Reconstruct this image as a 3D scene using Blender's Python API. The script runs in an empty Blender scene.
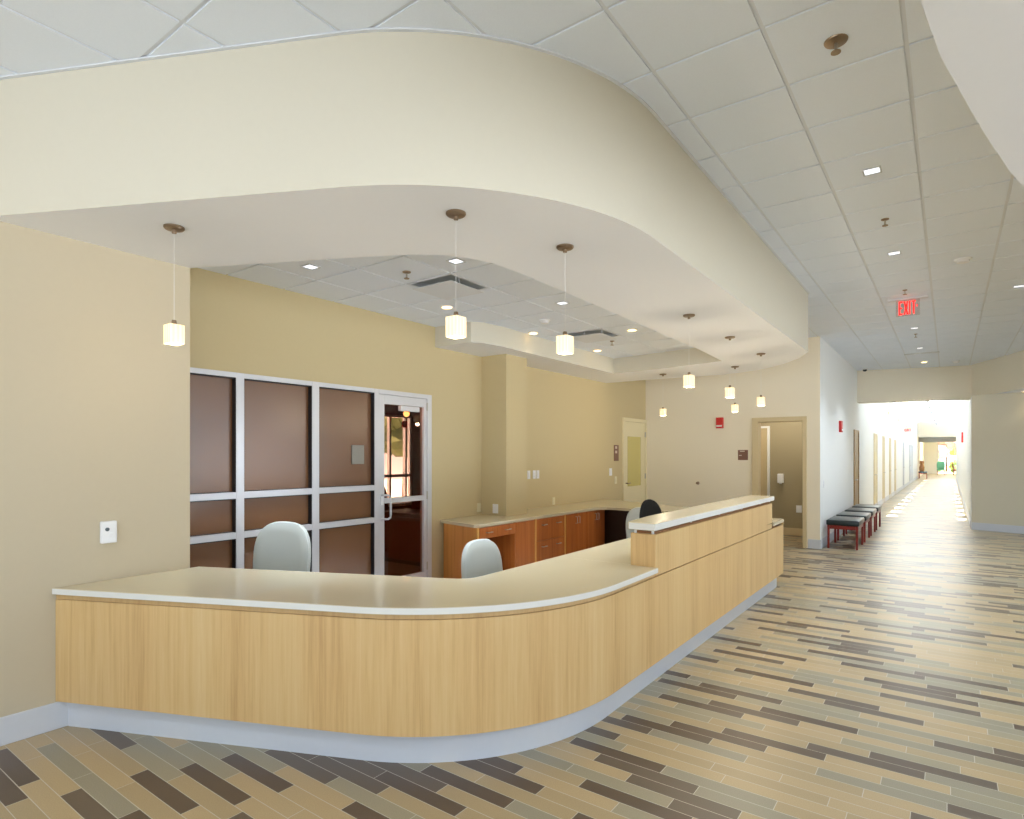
import bpy, bmesh, math, random
from mathutils import Vector, Matrix
random.seed(7)
S = bpy.context.scene
COL = S.collection
PI = math.pi
H = 1.55                     # eye height
ZC, ZS, ZF = 3.515, 2.80, 3.03   # lobby ceiling, soffit underside, ceiling inside the soffit
XL, XY = -4.09, -4.79        # near left wall face, glazed / yellow wall face
T = 0.5243                   # ceiling tile pitch over the desk
KC = 1.0092                  # lobby ceiling fittings: plan scale

# ------------------------------------------------------------------ materials
def lin(r, g, b):
    f = lambda c: ((c / 255 + .055) / 1.055) ** 2.4 if c > 10.3 else c / 255 / 12.92
    return (f(r), f(g), f(b), 1)

def new_mat(name):
    m = bpy.data.materials.new(name); m.use_nodes = True
    nt = m.node_tree
    return m, nt, nt.nodes['Principled BSDF']

def N(nt, t, **kw):
    n = nt.nodes.new(t)
    for k, v in kw.items():
        if k.startswith('i_'): n.inputs[int(k[2:]) if k[2:].isdigit() else k[2:]].default_value = v
        else: setattr(n, k, v)
    return n

def M_(nt, op, a, b=None, c=None):
    n = nt.nodes.new('ShaderNodeMath'); n.operation = op
    for i, v in enumerate((a, b, c)):
        if v is None: continue
        if hasattr(v, 'is_output'): nt.links.new(v, n.inputs[i])
        else: n.inputs[i].default_value = v
    return n.outputs[0]

def plain(name, rgb, rough=.6, metal=0, noise=.03, scale=30, bump=0, spec=.5, coat=0):
    m, nt, p = new_mat(name)
    c = lin(*rgb)
    tc = N(nt, 'ShaderNodeTexCoord'); nz = N(nt, 'ShaderNodeTexNoise'); nz.inputs['Scale'].default_value = scale
    nz.inputs['Detail'].default_value = 3
    nt.links.new(tc.outputs['Object'], nz.inputs['Vector'])
    mr = N(nt, 'ShaderNodeMapRange'); mr.inputs[3].default_value = 1 - noise; mr.inputs[4].default_value = 1 + noise
    nt.links.new(nz.outputs[0], mr.inputs[0])
    mx = N(nt, 'ShaderNodeVectorMath', operation='SCALE'); mx.inputs[0].default_value = c[:3]
    nt.links.new(mr.outputs[0], mx.inputs['Scale']); nt.links.new(mx.outputs[0], p.inputs['Base Color'])
    p.inputs['Roughness'].default_value = rough; p.inputs['Metallic'].default_value = metal
    p.inputs['Specular IOR Level'].default_value = spec
    if coat: p.inputs['Coat Weight'].default_value = coat
    if bump:
        b = N(nt, 'ShaderNodeBump'); b.inputs['Strength'].default_value = bump; b.inputs['Distance'].default_value = .002
        nt.links.new(nz.outputs[0], b.inputs['Height']); nt.links.new(b.outputs[0], p.inputs['Normal'])
    return m

def wood(name, c1, c2, c3, sc=38, rough=.35, seam=0):
    m, nt, p = new_mat(name)
    g = N(nt, 'ShaderNodeNewGeometry')
    mp = N(nt, 'ShaderNodeMapping'); mp.inputs['Scale'].default_value = (sc, sc, sc * .03)
    nt.links.new(g.outputs['Position'], mp.inputs[0])
    a = N(nt, 'ShaderNodeTexNoise'); a.inputs['Scale'].default_value = 1; a.inputs['Detail'].default_value = 5; a.inputs['Roughness'].default_value = .7
    nt.links.new(mp.outputs[0], a.inputs['Vector'])
    mp2 = N(nt, 'ShaderNodeMapping'); mp2.inputs['Scale'].default_value = (sc * .09, sc * .09, .05)
    nt.links.new(g.outputs['Position'], mp2.inputs[0])
    b = N(nt, 'ShaderNodeTexNoise'); b.inputs['Scale'].default_value = 1; b.inputs['Detail'].default_value = 2
    nt.links.new(mp2.outputs[0], b.inputs['Vector'])
    s = M_(nt, 'ADD', M_(nt, 'MULTIPLY', a.outputs[0], .6), M_(nt, 'MULTIPLY', b.outputs[0], .4))
    r = N(nt, 'ShaderNodeValToRGB'); e = r.color_ramp.elements
    e[0].position = .32; e[0].color = lin(*c1); e[1].position = .68; e[1].color = lin(*c3)
    x = e.new(.5); x.color = lin(*c2)
    nt.links.new(s, r.inputs[0]); nt.links.new(r.outputs[0], p.inputs['Base Color'])
    p.inputs['Roughness'].default_value = rough
    return m

def emis(name, rgb, strength, base=None, wave=False):
    m, nt, p = new_mat(name)
    p.inputs['Base Color'].default_value = lin(*(base or rgb)); p.inputs['Emission Color'].default_value = lin(*rgb)
    p.inputs['Emission Strength'].default_value = strength; p.inputs['Roughness'].default_value = .3
    if wave:
        tc = N(nt, 'ShaderNodeTexCoord'); sx = N(nt, 'ShaderNodeSeparateXYZ'); nt.links.new(tc.outputs['Object'], sx.inputs[0])
        s = M_(nt, 'SINE', M_(nt, 'MULTIPLY', M_(nt, 'ADD', sx.outputs[0], sx.outputs[1]), 260))
        nt.links.new(M_(nt, 'MULTIPLY_ADD', s, strength * .45, strength), p.inputs['Emission Strength'])
    return m

def glass(name, rgb=(255, 255, 255), rough=0.0, tint=.0):
    m = bpy.data.materials.new(name); m.use_nodes = True; nt = m.node_tree; nt.nodes.clear()
    o = N(nt, 'ShaderNodeOutputMaterial'); t = N(nt, 'ShaderNodeBsdfTransparent'); t.inputs[0].default_value = lin(*rgb)
    g = N(nt, 'ShaderNodeBsdfGlossy'); g.inputs['Roughness'].default_value = rough
    f = N(nt, 'ShaderNodeLayerWeight'); f.inputs[0].default_value = .5
    mx = N(nt, 'ShaderNodeMixShader'); nt.links.new(M_(nt, 'MULTIPLY_ADD', M_(nt, 'POWER', f.outputs['Facing'], 5), .96, .04), mx.inputs[0])
    nt.links.new(t.outputs[0], mx.inputs[1]); nt.links.new(g.outputs[0], mx.inputs[2]); nt.links.new(mx.outputs[0], o.inputs[0])
    return m

def floor_mat():
    m, nt, p = new_mat('plank_tile_floor')
    L, W = .5175, .0857
    g = N(nt, 'ShaderNodeNewGeometry'); sx = N(nt, 'ShaderNodeSeparateXYZ'); nt.links.new(g.outputs['Position'], sx.inputs[0])
    v = M_(nt, 'DIVIDE', M_(nt, 'ADD', sx.outputs[1], 20 * W - 3.127 + 20 * W), W)
    row = M_(nt, 'FLOOR', v); fv = M_(nt, 'FRACT', v)
    wn = N(nt, 'ShaderNodeTexWhiteNoise', noise_dimensions='1D'); nt.links.new(row, wn.inputs['W'])
    u = M_(nt, 'ADD', M_(nt, 'DIVIDE', M_(nt, 'ADD', sx.outputs[0], 40.0), L), M_(nt, 'ADD', M_(nt, 'MULTIPLY', row, .382), M_(nt, 'MULTIPLY', wn.outputs[0], .3)))
    cell = M_(nt, 'FLOOR', u); fu = M_(nt, 'FRACT', u)
    cb = N(nt, 'ShaderNodeCombineXYZ'); nt.links.new(cell, cb.inputs[0]); nt.links.new(row, cb.inputs[1])
    w2 = N(nt, 'ShaderNodeTexWhiteNoise', noise_dimensions='2D'); nt.links.new(cb.outputs[0], w2.inputs['Vector'])
    r = N(nt, 'ShaderNodeValToRGB'); r.color_ramp.interpolation = 'CONSTANT'; e = r.color_ramp.elements
    cols = [(0, (88, 74, 62)), (.14, (96, 84, 72)), (.29, (143, 137, 118)), (.45, (150, 142, 119)), (.60, (165, 146, 112)), (.80, (174, 153, 117))]
    e[0].position = 0; e[0].color = lin(*cols[0][1]); e[1].position = cols[1][0]; e[1].color = lin(*cols[1][1])
    for pos, c in cols[2:]:
        k = e.new(pos); k.color = lin(*c)
    # every third plank of a row is dark as a rule, at a phase that changes from row to row
    wp = N(nt, 'ShaderNodeTexWhiteNoise', noise_dimensions='1D'); nt.links.new(M_(nt, 'ADD', row, 91.7), wp.inputs['W'])
    ph = M_(nt, 'FLOOR', M_(nt, 'MULTIPLY', wp.outputs[0], 2.999))
    third = M_(nt, 'LESS_THAN', M_(nt, 'ABSOLUTE', M_(nt, 'SUBTRACT', M_(nt, 'MODULO', M_(nt, 'ADD', cell, 300), 3), ph)), .5)
    keep = M_(nt, 'MULTIPLY', third, M_(nt, 'LESS_THAN', w2.outputs['Value'], .84))
    rest = M_(nt, 'MULTIPLY_ADD', w2.outputs['Value'], .72, .275)
    dark = M_(nt, 'MULTIPLY', w2.outputs['Value'], .34)
    nt.links.new(M_(nt, 'ADD', M_(nt, 'MULTIPLY', keep, dark), M_(nt, 'MULTIPLY', M_(nt, 'SUBTRACT', 1, keep), rest)), r.inputs[0])
    nz = N(nt, 'ShaderNodeTexNoise'); nz.inputs['Scale'].default_value = 220; nz.inputs['Detail'].default_value = 3
    nt.links.new(g.outputs['Position'], nz.inputs['Vector'])
    mr = N(nt, 'ShaderNodeMapRange'); mr.inputs[1].default_value = .3; mr.inputs[2].default_value = .7; mr.inputs[3].default_value = .88; mr.inputs[4].default_value = 1.1
    nt.links.new(nz.outputs[0], mr.inputs[0])
    sc = N(nt, 'ShaderNodeVectorMath', operation='SCALE'); nt.links.new(r.outputs[0], sc.inputs[0]); nt.links.new(mr.outputs[0], sc.inputs['Scale'])
    gv, gu = .0032 / W, .0032 / L
    g1 = M_(nt, 'LESS_THAN', fv, gv); g2 = M_(nt, 'LESS_THAN', fu, gu); gm = M_(nt, 'MAXIMUM', g1, g2)
    mx = N(nt, 'ShaderNodeMix', data_type='RGBA'); nt.links.new(gm, mx.inputs[0]); nt.links.new(sc.outputs[0], mx.inputs[6]); mx.inputs[7].default_value = lin(192, 187, 175)
    nt.links.new(mx.outputs[2], p.inputs['Base Color'])
    nt.links.new(M_(nt, 'MULTIPLY_ADD', gm, .3, FLOOR_ROUGH), p.inputs['Roughness'])
    p.inputs['Specular IOR Level'].default_value = .5
    b = N(nt, 'ShaderNodeBump'); b.inputs['Strength'].default_value = .12; b.inputs['Distance'].default_value = .002
    nt.links.new(nz.outputs[0], b.inputs['Height']); nt.links.new(b.outputs[0], p.inputs['Normal'])
    return m

FLOOR_ROUGH = .31
MAT = dict(
    floor=floor_mat(),
    wall_yellow=plain('wheat_wall_paint', (200, 183, 142), .7, noise=.015),
    wall_left=plain('wheat_wall_cool_lit', (195, 183, 158), .7, noise=.015),  # same paint as the wheat wall, cooler light put into the colour
    cream=plain('cream_wall_paint', (236, 227, 206), .7, noise=.012),
    white=plain('white_wall_paint', (241, 242, 240), .7, noise=.01),
    soffit=plain('soffit_paint', (236, 237, 240), .75, noise=.01),
    fascia=plain('fascia_paint', (212, 206, 189), .7, noise=.012),
    cream_shade=plain('shaded_cream_paint', (206, 200, 180), .7, noise=.012),  # cream wall paint darkened, its shade put into the colour
    tile=plain('mineral_ceiling_tile', (232, 239, 250), .85, noise=.03, scale=160, bump=.3),
    grid=plain('ceiling_grid_metal', (222, 226, 233), .5, noise=.01),
    base=plain('grey_rubber_base', (204, 208, 216), .35, noise=.02),
    bamboo=wood('bamboo_veneer', (192, 152, 100), (212, 177, 122), (220, 190, 138), 46, .38),
    bamboo_band=wood('bamboo_edge_band', (184, 146, 96), (200, 166, 114), (208, 176, 126), 46, .38),
    reveal=plain('brown_reveal', (158, 108, 66), .5),
    quartz=plain('beige_quartz', (205, 193, 165), .2, noise=.06, scale=260, coat=.2),
    quartz_edge_lit=plain('window_lit_quartz_edge', (226, 226, 222), .25, noise=.03, scale=260),  # same quartz lightened, window light put into the edge colour
    cherry=wood('cherry_veneer', (150, 80, 34), (176, 100, 46), (194, 118, 60), 26, .32),
    cherry_lt=wood('cherry_end_panel', (180, 112, 50), (204, 136, 68), (216, 152, 82), 26, .32),
    cherry_edge=plain('light_edge_banding', (214, 160, 88), .4),
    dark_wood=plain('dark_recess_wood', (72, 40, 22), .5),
    metal=plain('satin_nickel', (190, 186, 178), .3, 1, noise=.01),
    bronze=plain('bronze_metal', (150, 130, 108), .35, 1, noise=.01),
    alu=plain('anodised_aluminium', (214, 215, 220), .38, .25, noise=.01),
    gasket=plain('black_gasket', (24, 24, 28), .5),
    film=plain('brown_privacy_film', (114, 77, 48), .26, noise=.02, scale=3, spec=.9),
    glass=glass('clear_glass'),
    bronze_glass=glass('bronze_tinted_glass', (214, 186, 170)),
    black=plain('black_plastic', (26, 26, 27), .45),
    black_fabric=plain('black_fabric', (12, 12, 14), .9, scale=300, bump=.3),
    grey_fabric=plain('pale_grey_fabric', (190, 196, 193), .75, noise=.03, scale=280, bump=.2),
    plastic=plain('white_plastic', (238, 239, 242), .35, noise=.005),
    plate=plain('ivory_plastic', (226, 218, 186), .4, noise=.005),
    red=plain('red_plastic', (196, 30, 28), .35, noise=.005),
    brown_sign=plain('brown_sign_plastic', (122, 84, 66), .4, noise=.02),
    sign_text=plain('sign_lettering', (214, 198, 184), .5),
    tan_frame=plain('tan_painted_steel', (206, 188, 148), .5, noise=.01),
    ivory_door=plain('ivory_painted_door', (230, 218, 180), .5, noise=.01),
    door_glass=plain('frosted_yellow_glass', (206, 192, 116), .2, noise=.02, coat=.3),
    oak_door=wood('oak_door_veneer', (128, 98, 50), (146, 112, 60), (160, 126, 72), 20, .45),
    pale_door=wood('pale_door_veneer', (196, 180, 142), (208, 192, 156), (218, 204, 170), 20, .45),
    grey_door=plain('grey_door_paint', (196, 198, 206), .5),
    teal=plain('teal_black_vinyl', (20, 32, 34), .3, noise=.05, scale=60),
    mahogany=wood('mahogany_legs', (104, 26, 18), (124, 34, 24), (140, 44, 30), 30, .3),
    olive=plain('olive_wall_paint', (160, 148, 118), .7, noise=.02),
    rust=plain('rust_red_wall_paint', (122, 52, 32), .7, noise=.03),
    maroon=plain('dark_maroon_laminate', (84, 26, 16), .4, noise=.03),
    carpet=plain('taupe_carpet', (112, 98, 84), .95, noise=.1, scale=200),
    shade=emis('glowing_ribbed_glass', (255, 216, 150), .55, (255, 244, 220), True),
    bulb=emis('warm_lamp_glow', (255, 214, 140), 5.0),
    lens=emis('white_lamp_lens', (240, 243, 255), 1.1),
    sconce=emis('sconce_glow', (255, 232, 150), 2.5),
    exit=emis('red_exit_letters', (255, 24, 20), 1.6),
    acrylic=glass('clear_acrylic', (246, 240, 240)),
    green_chair=plain('green_upholstery', (84, 150, 124), .7),
    orange=plain('orange_wood', (206, 120, 60), .5),
    vase=plain('amber_brown_glaze', (140, 92, 44), .4),
    leaf_green=plain('leaf_green', (128, 164, 80), .8, noise=.3, scale=6),
    leaf_dark=plain('dark_leaf_green', (74, 92, 52), .8, noise=.5, scale=5),
    sign_grey=plain('grey_sign_board', (136, 132, 122), .5),
    slate=plain('slate_grey_plastic', (74, 84, 92), .4),
    leaf_pink=plain('blossom_pink', (226, 176, 170), .8, noise=.2, scale=6),
    lawn=plain('lawn_green', (170, 190, 110), .9, noise=.15, scale=4),
    bounce_carpet=plain('pale_bounce_carpet', (228, 230, 236), .95, noise=.06, scale=200),  # high albedo, reflector for the ceiling over the desk
    concrete=plain('pale_concrete', (190, 188, 182), .9),
    vent_grey=plain('perforated_grey_metal', (198, 202, 204), .6, noise=.25, scale=420),
    trunk=plain('grey_brown_bark', (96, 80, 62), .9),
)

# ------------------------------------------------------------------ mesh helpers
def box(bm, x0, x1, y0, y1, z0, z1, bev=0, seg=2):
    vs = [bm.verts.new((x, y, z)) for x in (x0, x1) for y in (y0, y1) for z in (z0, z1)]
    fs = []
    for q in ((0, 1, 3, 2), (4, 6, 7, 5), (0, 4, 5, 1), (2, 3, 7, 6), (0, 2, 6, 4), (1, 5, 7, 3)):
        fs.append(bm.faces.new([vs[i] for i in q]))
    if bev:
        es = list({e for f in fs for e in f.edges})
        bmesh.ops.bevel(bm, geom=es, offset=bev, segments=seg, profile=.5, affect='EDGES')
    return bm

def B(*a, **k):
    return box(bmesh.new(), *a, **k)

def prism(bm, poly, z0, z1, bev=0):
    """poly: list of (x, y), any order"""
    lo = [bm.verts.new((x, y, z0)) for x, y in poly]; hi = [bm.verts.new((x, y, z1)) for x, y in poly]
    n = len(poly)
    for i in range(n):
        bm.faces.new((lo[i], lo[(i + 1) % n], hi[(i + 1) % n], hi[i]))
    top = bm.faces.new(hi); bot = bm.faces.new(lo[::-1])
    if bev:
        bmesh.ops.bevel(bm, geom=list(set(top.edges) | set(bot.edges)), offset=bev, segments=2, profile=.5, affect='EDGES')
        top = bot = None
    bmesh.ops.triangulate(bm, faces=[f for f in bm.faces if len(f.verts) > 4])
    bmesh.ops.recalc_face_normals(bm, faces=bm.faces[:])
    return bm

def lathe(bm, prof, n=24, c=(0, 0), axis='z'):
    rings = []
    for r, z in prof:
        rings.append([bm.verts.new((c[0] + r * math.cos(2 * PI * k / n), c[1] + r * math.sin(2 * PI * k / n), z)) for k in range(n)])
    for a, b in zip(rings, rings[1:]):
        for k in range(n):
            bm.faces.new((a[k], a[(k + 1) % n], b[(k + 1) % n], b[k]))
    bm.faces.new(rings[0][::-1]); bm.faces.new(rings[-1])
    bmesh.ops.recalc_face_normals(bm, faces=bm.faces[:])
    return bm

def tube(bm, pts, r, n=8, r1=None):
    pts = [Vector(p) for p in pts]; rings = []
    for i, p in enumerate(pts):
        d = (pts[min(i + 1, len(pts) - 1)] - pts[max(i - 1, 0)]).normalized()
        a = d.cross(Vector((0, 0, 1)) if abs(d.z) < .9 else Vector((1, 0, 0))).normalized(); b = d.cross(a)
        rr = r if r1 is None else r + (r1 - r) * i / (len(pts) - 1)
        rings.append([bm.verts.new(p + (a * math.cos(2 * PI * k / n) + b * math.sin(2 * PI * k / n)) * rr) for k in range(n)])
    for a, b in zip(rings, rings[1:]):
        for k in range(n):
            bm.faces.new((a[k], a[(k + 1) % n], b[(k + 1) % n], b[k]))
    bm.faces.new(rings[0][::-1]); bm.faces.new(rings[-1])
    bmesh.ops.recalc_face_normals(bm, faces=bm.faces[:])
    return bm

def obj(name, bm, mat, parent=None, smooth=False, shift=None):
    me = bpy.data.meshes.new(name)
    if shift is not None: bmesh.ops.translate(bm, verts=bm.verts[:], vec=-Vector(shift))
    bm.to_mesh(me); bm.free()
    me.materials.append(MAT[mat] if isinstance(mat, str) else mat)
    if smooth:
        for p in me.polygons: p.use_smooth = True
        me.set_sharp_from_angle(angle=math.radians(35))
    o = bpy.data.objects.new(name, me); COL.objects.link(o)
    if parent is not None: o.parent = parent
    return o

def tag(o, label, cat, group=None, kind=None):
    if label: o['label'] = label
    if cat: o['category'] = cat
    if group: o['group'] = group
    if kind: o['kind'] = kind
    return o

def thing(name, label, cat, loc=(0, 0, 0), rz=0, group=None, kind=None):
    o = bpy.data.objects.new(name, None); COL.objects.link(o); o.empty_display_size = .1
    o.location = loc; o.rotation_euler = (0, 0, rz)
    return tag(o, label, cat, group, kind)

def part(name, bm, mat, t, smooth=False):
    """part given in world coordinates, below an unrotated thing t"""
    return obj(name, bm, mat, t, smooth, shift=t.location)

def sub(name, bm, mat, p, t, smooth=False):
    return obj(name, bm, mat, p, smooth, shift=t.location)

def struct(name, bm, mat, label, cat, smooth=False):
    return tag(obj(name, bm, mat, None, smooth), label, cat, kind='structure')

def dup(root, loc, rz=None, label=None):
    r = root.copy(); COL.objects.link(r); r.location = loc
    if rz is not None: r.rotation_euler = (0, 0, rz)
    if label: r['label'] = label
    for ch in list(root.children):
        c = ch.copy(); COL.objects.link(c); c.parent = r
        for g in ch.children:
            d = g.copy(); COL.objects.link(d); d.parent = c
    return r

def fillet(A, Cn, Bp, R, n=28):
    """polyline A -> (rounded corner Cn) -> B"""
    A, Cn, Bp = Vector(A), Vector(Cn), Vector(Bp)
    d1 = (A - Cn).normalized(); d2 = (Bp - Cn).normalized()
    half = math.acos(max(-1, min(1, d1.dot(d2)))) / 2
    t = R / math.tan(half); ctr = Cn + (d1 + d2).normalized() * (R / math.sin(half))
    p1, p2 = Cn + d1 * t, Cn + d2 * t
    a1 = math.atan2(*(p1 - ctr).yx); a2 = math.atan2(*(p2 - ctr).yx)
    da = (a2 - a1 + PI) % (2 * PI) - PI
    return [tuple(A)] + [(ctr.x + R * math.cos(a1 + da * k / n), ctr.y + R * math.sin(a1 + da * k / n)) for k in range(n + 1)] + [tuple(Bp)]

def offset_path(pts, d):
    """shift an open polyline sideways (left of travel for d > 0)"""
    out = []
    for i, p in enumerate(pts):
        a = Vector(pts[max(i - 1, 0)]); b = Vector(pts[min(i + 1, len(pts) - 1)])
        t = (b - a).normalized(); nrm = Vector((-t.y, t.x))
        out.append((p[0] + nrm.x * d, p[1] + nrm.y * d))
    return out

def band(bm, pts, d0, d1, z0, z1, clamp=None):
    a = offset_path(pts, d0); b = offset_path(pts, d1)
    if clamp is not None: a = [(max(x, clamp), y) for x, y in a]; b = [(max(x, clamp), y) for x, y in b]
    n = len(pts)
    V = [[bm.verts.new((x, y, z)) for x, y in L] for L, z in ((a, z0), (a, z1), (b, z0), (b, z1))]
    for i in range(n - 1):
        bm.faces.new((V[0][i], V[0][i + 1], V[1][i + 1], V[1][i]))
        bm.faces.new((V[2][i], V[3][i], V[3][i + 1], V[2][i + 1]))
        bm.faces.new((V[1][i], V[1][i + 1], V[3][i + 1], V[3][i]))
        bm.faces.new((V[0][i], V[2][i], V[2][i + 1], V[0][i + 1]))
    for i in (0, n - 1):
        bm.faces.new((V[0][i], V[1][i], V[3][i], V[2][i]))
    bmesh.ops.recalc_face_normals(bm, faces=bm.faces[:])
    return bm

# ------------------------------------------------------------------ setting: floors
struct('floor', B(-4.95, 6.0, -5.0, 75.0, -.1, 0), 'floor', 'narrow plank tile floor in tan, grey green and dark brown', 'floor')

struct('floor_bounce', prism(bmesh.new(), [(-4.0, 1.98), (-2.4, 2.72), (-2.38, 7.5), (-3.0, 7.6), (-3.0, 8.4), (-4.1, 7.7), (-4.1, 5.05), (XY, 5.05), (XY, 1.98)], 0, .008), 'bounce_carpet', 'pale carpet added inside the reception desk to bounce light up', 'floor')  # added as a reflector to brighten the recessed ceiling
# walls of the lobby
struct('wall_left', B(-4.95, XL, -5.2, 1.96, 0, 3.95), 'wall_left', 'sand coloured wall on the left beside the desk', 'wall')
bm = bmesh.new()
box(bm, -4.95, XY, 1.96, 4.991, 2.238, 3.95); box(bm, -4.95, XY, 4.991, 11.2, 0, 3.95)
struct('wall_office', bm, 'wall_yellow', 'wheat yellow wall behind the desk above the glazed partition', 'wall')
struct('column', B(XY, -4.40, 5.91, 6.353, 0, ZS + .02), 'wall_yellow', 'square pilaster standing out of the yellow wall', 'pilaster')
bm = bmesh.new()
box(bm, -4.95, -2.71, 11.0, 11.15, 0, 3.95); box(bm, -1.96, -1.721, 11.0, 11.15, 0, 3.95); box(bm, -2.71, -1.96, 11.0, 11.15, 2.15, 3.95)
struct('wall_back', bm, 'cream', 'cream wall at the far end of the desk with an open doorway', 'wall')
bm = bmesh.new()
box(bm, -1.87, -1.72, 11.002, 49.0, 0, 3.95)
struct('wall_corridor_left', bm, 'white', 'long white wall on the left of the corridor', 'wall')
bm = bmesh.new()
box(bm, .385, .55, 15.95, 49.0, 0, 2.80); box(bm, .385, .55, 16.84, 49.0, 2.80, 2.85); box(bm, .385, .55, 16.84, 49.0, 3.75, 3.95)
for y in range(17, 50, 3): box(bm, .385, .55, y, y + .12, 2.85, 3.75)
struct('wall_corridor_right', bm, 'white', 'white wall on the right of the corridor with high windows', 'wall')
bm = bmesh.new(); prism(bm, [(-1.72, 15.95), (.55, 16.49), (.55, 16.84), (-1.72, 16.3)], 2.775, 3.95)
struct('beam_corridor', bm, 'cream', 'cream header across the mouth of the corridor', 'beam')
bm = bmesh.new(); prism(bm, [(.385, 15.79), (6.0, 13.7), (6.0, 14.0), (.42, 16.1)], 0, 2.81)
struct('wall_right', bm, 'cream_shade', 'cream wall right of the corridor mouth', 'wall')
bm = bmesh.new(); box(bm, 6.0, 6.15, -5.2, 14.0, 2.8, 3.95); box(bm, 6.0, 6.15, -5.2, 14.0, 0, .12); box(bm, 6.0, 6.15, 11.0, 14.0, .12, 2.8)
struct('wall_far_right', bm, 'cream_shade', 'cream wall on the right side of the lobby', 'wall')
bm = bmesh.new()
for k in range(12): y = -5.1 + k * 1.46; box(bm, 6.03, 6.13, y - .04, y + .04, .12, 2.8)
box(bm, 6.05, 6.11, -5.1, 11.0, 2.1, 2.17)
struct('window_added', bm, 'alu', 'long side window added out of view on the right for daylight', 'window')  # added out of view to bring in more daylight
# window wall behind the photographer
bm = bmesh.new()
box(bm, -4.95, 6.15, -5.2, -5.05, 3.3, 3.95); box(bm, -4.95, 6.15, -5.2, -5.05, 0, .12)
for k in range(8): x = -4.09 + k * 1.44; box(bm, x - .04, x + .04, -5.2, -5.05, .12, 3.3)
box(bm, -4.09, 6.0, -5.18, -5.08, 2.1, 2.17)
struct('window_1', bm, 'alu', 'tall lobby window wall behind the viewpoint', 'window')
# roof over everything
struct('roof', B(-9.8, 6.3, -5.2, 16.9, 3.95, 4.05), 'concrete', 'flat roof slab over the lobby', 'roof')

# lay-in tile ceilings: tiles hang below a metal grid
def tile_ceiling(name, x0, x1, y0, y1, ox, oy, z, skip, label, T=T):
    bm = bmesh.new(); gap = .0105
    i0, i1 = math.floor((x0 - ox) / T), math.ceil((x1 - ox) / T); j0, j1 = math.floor((y0 - oy) / T), math.ceil((y1 - oy) / T)
    for i in range(i0, i1):
        for j in range(j0, j1):
            if (i, j) in skip: continue
            a, b = max(x0, ox + i * T + gap), min(x1, ox + (i + 1) * T - gap)
            c, d = max(y0, oy + j * T + gap), min(y1, oy + (j + 1) * T - gap)
            if b - a > .02 and d - c > .02: box(bm, a, b, c, d, z, z + .02)
    o = struct(name, bm, 'tile', label, 'ceiling')
    g = bmesh.new(); w = .014
    for i in range(i0, i1 + 1):
        x = ox + i * T
        if x0 <= x <= x1: box(g, x - w, x + w, y0, y1, z + .008, z + .03)
    for j in range(j0, j1 + 1):
        y = oy + j * T
        if y0 <= y <= y1: box(g, x0, x1, y - w, y + w, z + .0085, z + .0305)
    obj('ceiling_grid', g, 'grid', o)
    return o
tile_ceiling('ceiling', XL, 6.0, -5.05, 16.6, -1.2232, 2.902, ZC, set(), 'white lay-in tile ceiling over the lobby', .5291)
FX, FY = -3.53 - T / 2, 3.9 - T / 2       # a tile corner of the desk ceiling
tile_ceiling('ceiling_desk', XY, -2.2, 1.96, 8.6, FX, FY, ZF, {(0, 0), (0, 5)}, 'white tile ceiling recessed above the desk')

# soffit over the desk: underside, outer fascia and the sides of its recess
outer = fillet((XL, .905), (-1.375, 2.232), (-1.375, 7.96), 1.65)
far = [(-1.55, 8.4), (-1.82, 8.80), (-2.06, 9.06), (-2.29, 9.24), (-2.58, 9.37), (-2.88, 9.42), (-3.34, 9.39), (-4.0, 9.33), (XY, 9.33)]
inner = [(XY, 5.06), (-4.27, 5.08), (-4.19, 5.2), (-4.15, 5.5), (-4.14, 8.32), (-3.3, 8.22), (-2.43, 8.05), (-2.385, 7.0), (-2.375, 3.6)] + \
        [(-2.378, 3.3), (-2.40, 3.07), (-2.46, 2.90), (-2.55, 2.76), (-2.67, 2.665), (-2.88, 2.545), (-3.39, 2.30), (XL, 1.965)]
loop = outer + far + inner
bm = bmesh.new()
vs = [bm.verts.new((x, y, ZS)) for x, y in loop]
es = [bm.edges.new((vs[i], vs[(i + 1) % len(vs)])) for i in range(len(vs))]
bmesh.ops.triangle_fill(bm, use_beauty=True, use_dissolve=False, edges=es)
struct('soffit_desk', bm, 'soffit', 'flat underside of the curved soffit hanging over the desk', 'soffit')
bm = bmesh.new(); band(bm, outer + far, 0, .1, ZS + .0006, ZC + .01)
struct('fascia_desk', bm, 'fascia', 'curved cream fascia of the soffit over the desk', 'fascia', True)
bm = bmesh.new(); band(bm, outer + far, -.018, 0, ZC - .006, ZC + .004)
struct('trim_2', bm, 'grid', 'thin pale metal angle where the curved fascia meets the ceiling', 'trim')
bm = bmesh.new(); band(bm, inner, 0, .06, ZS + .0006, ZF + .03)
struct('trim_recess', bm, 'fascia', 'cream sides of the ceiling recess over the desk', 'fascia', True)

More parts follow.
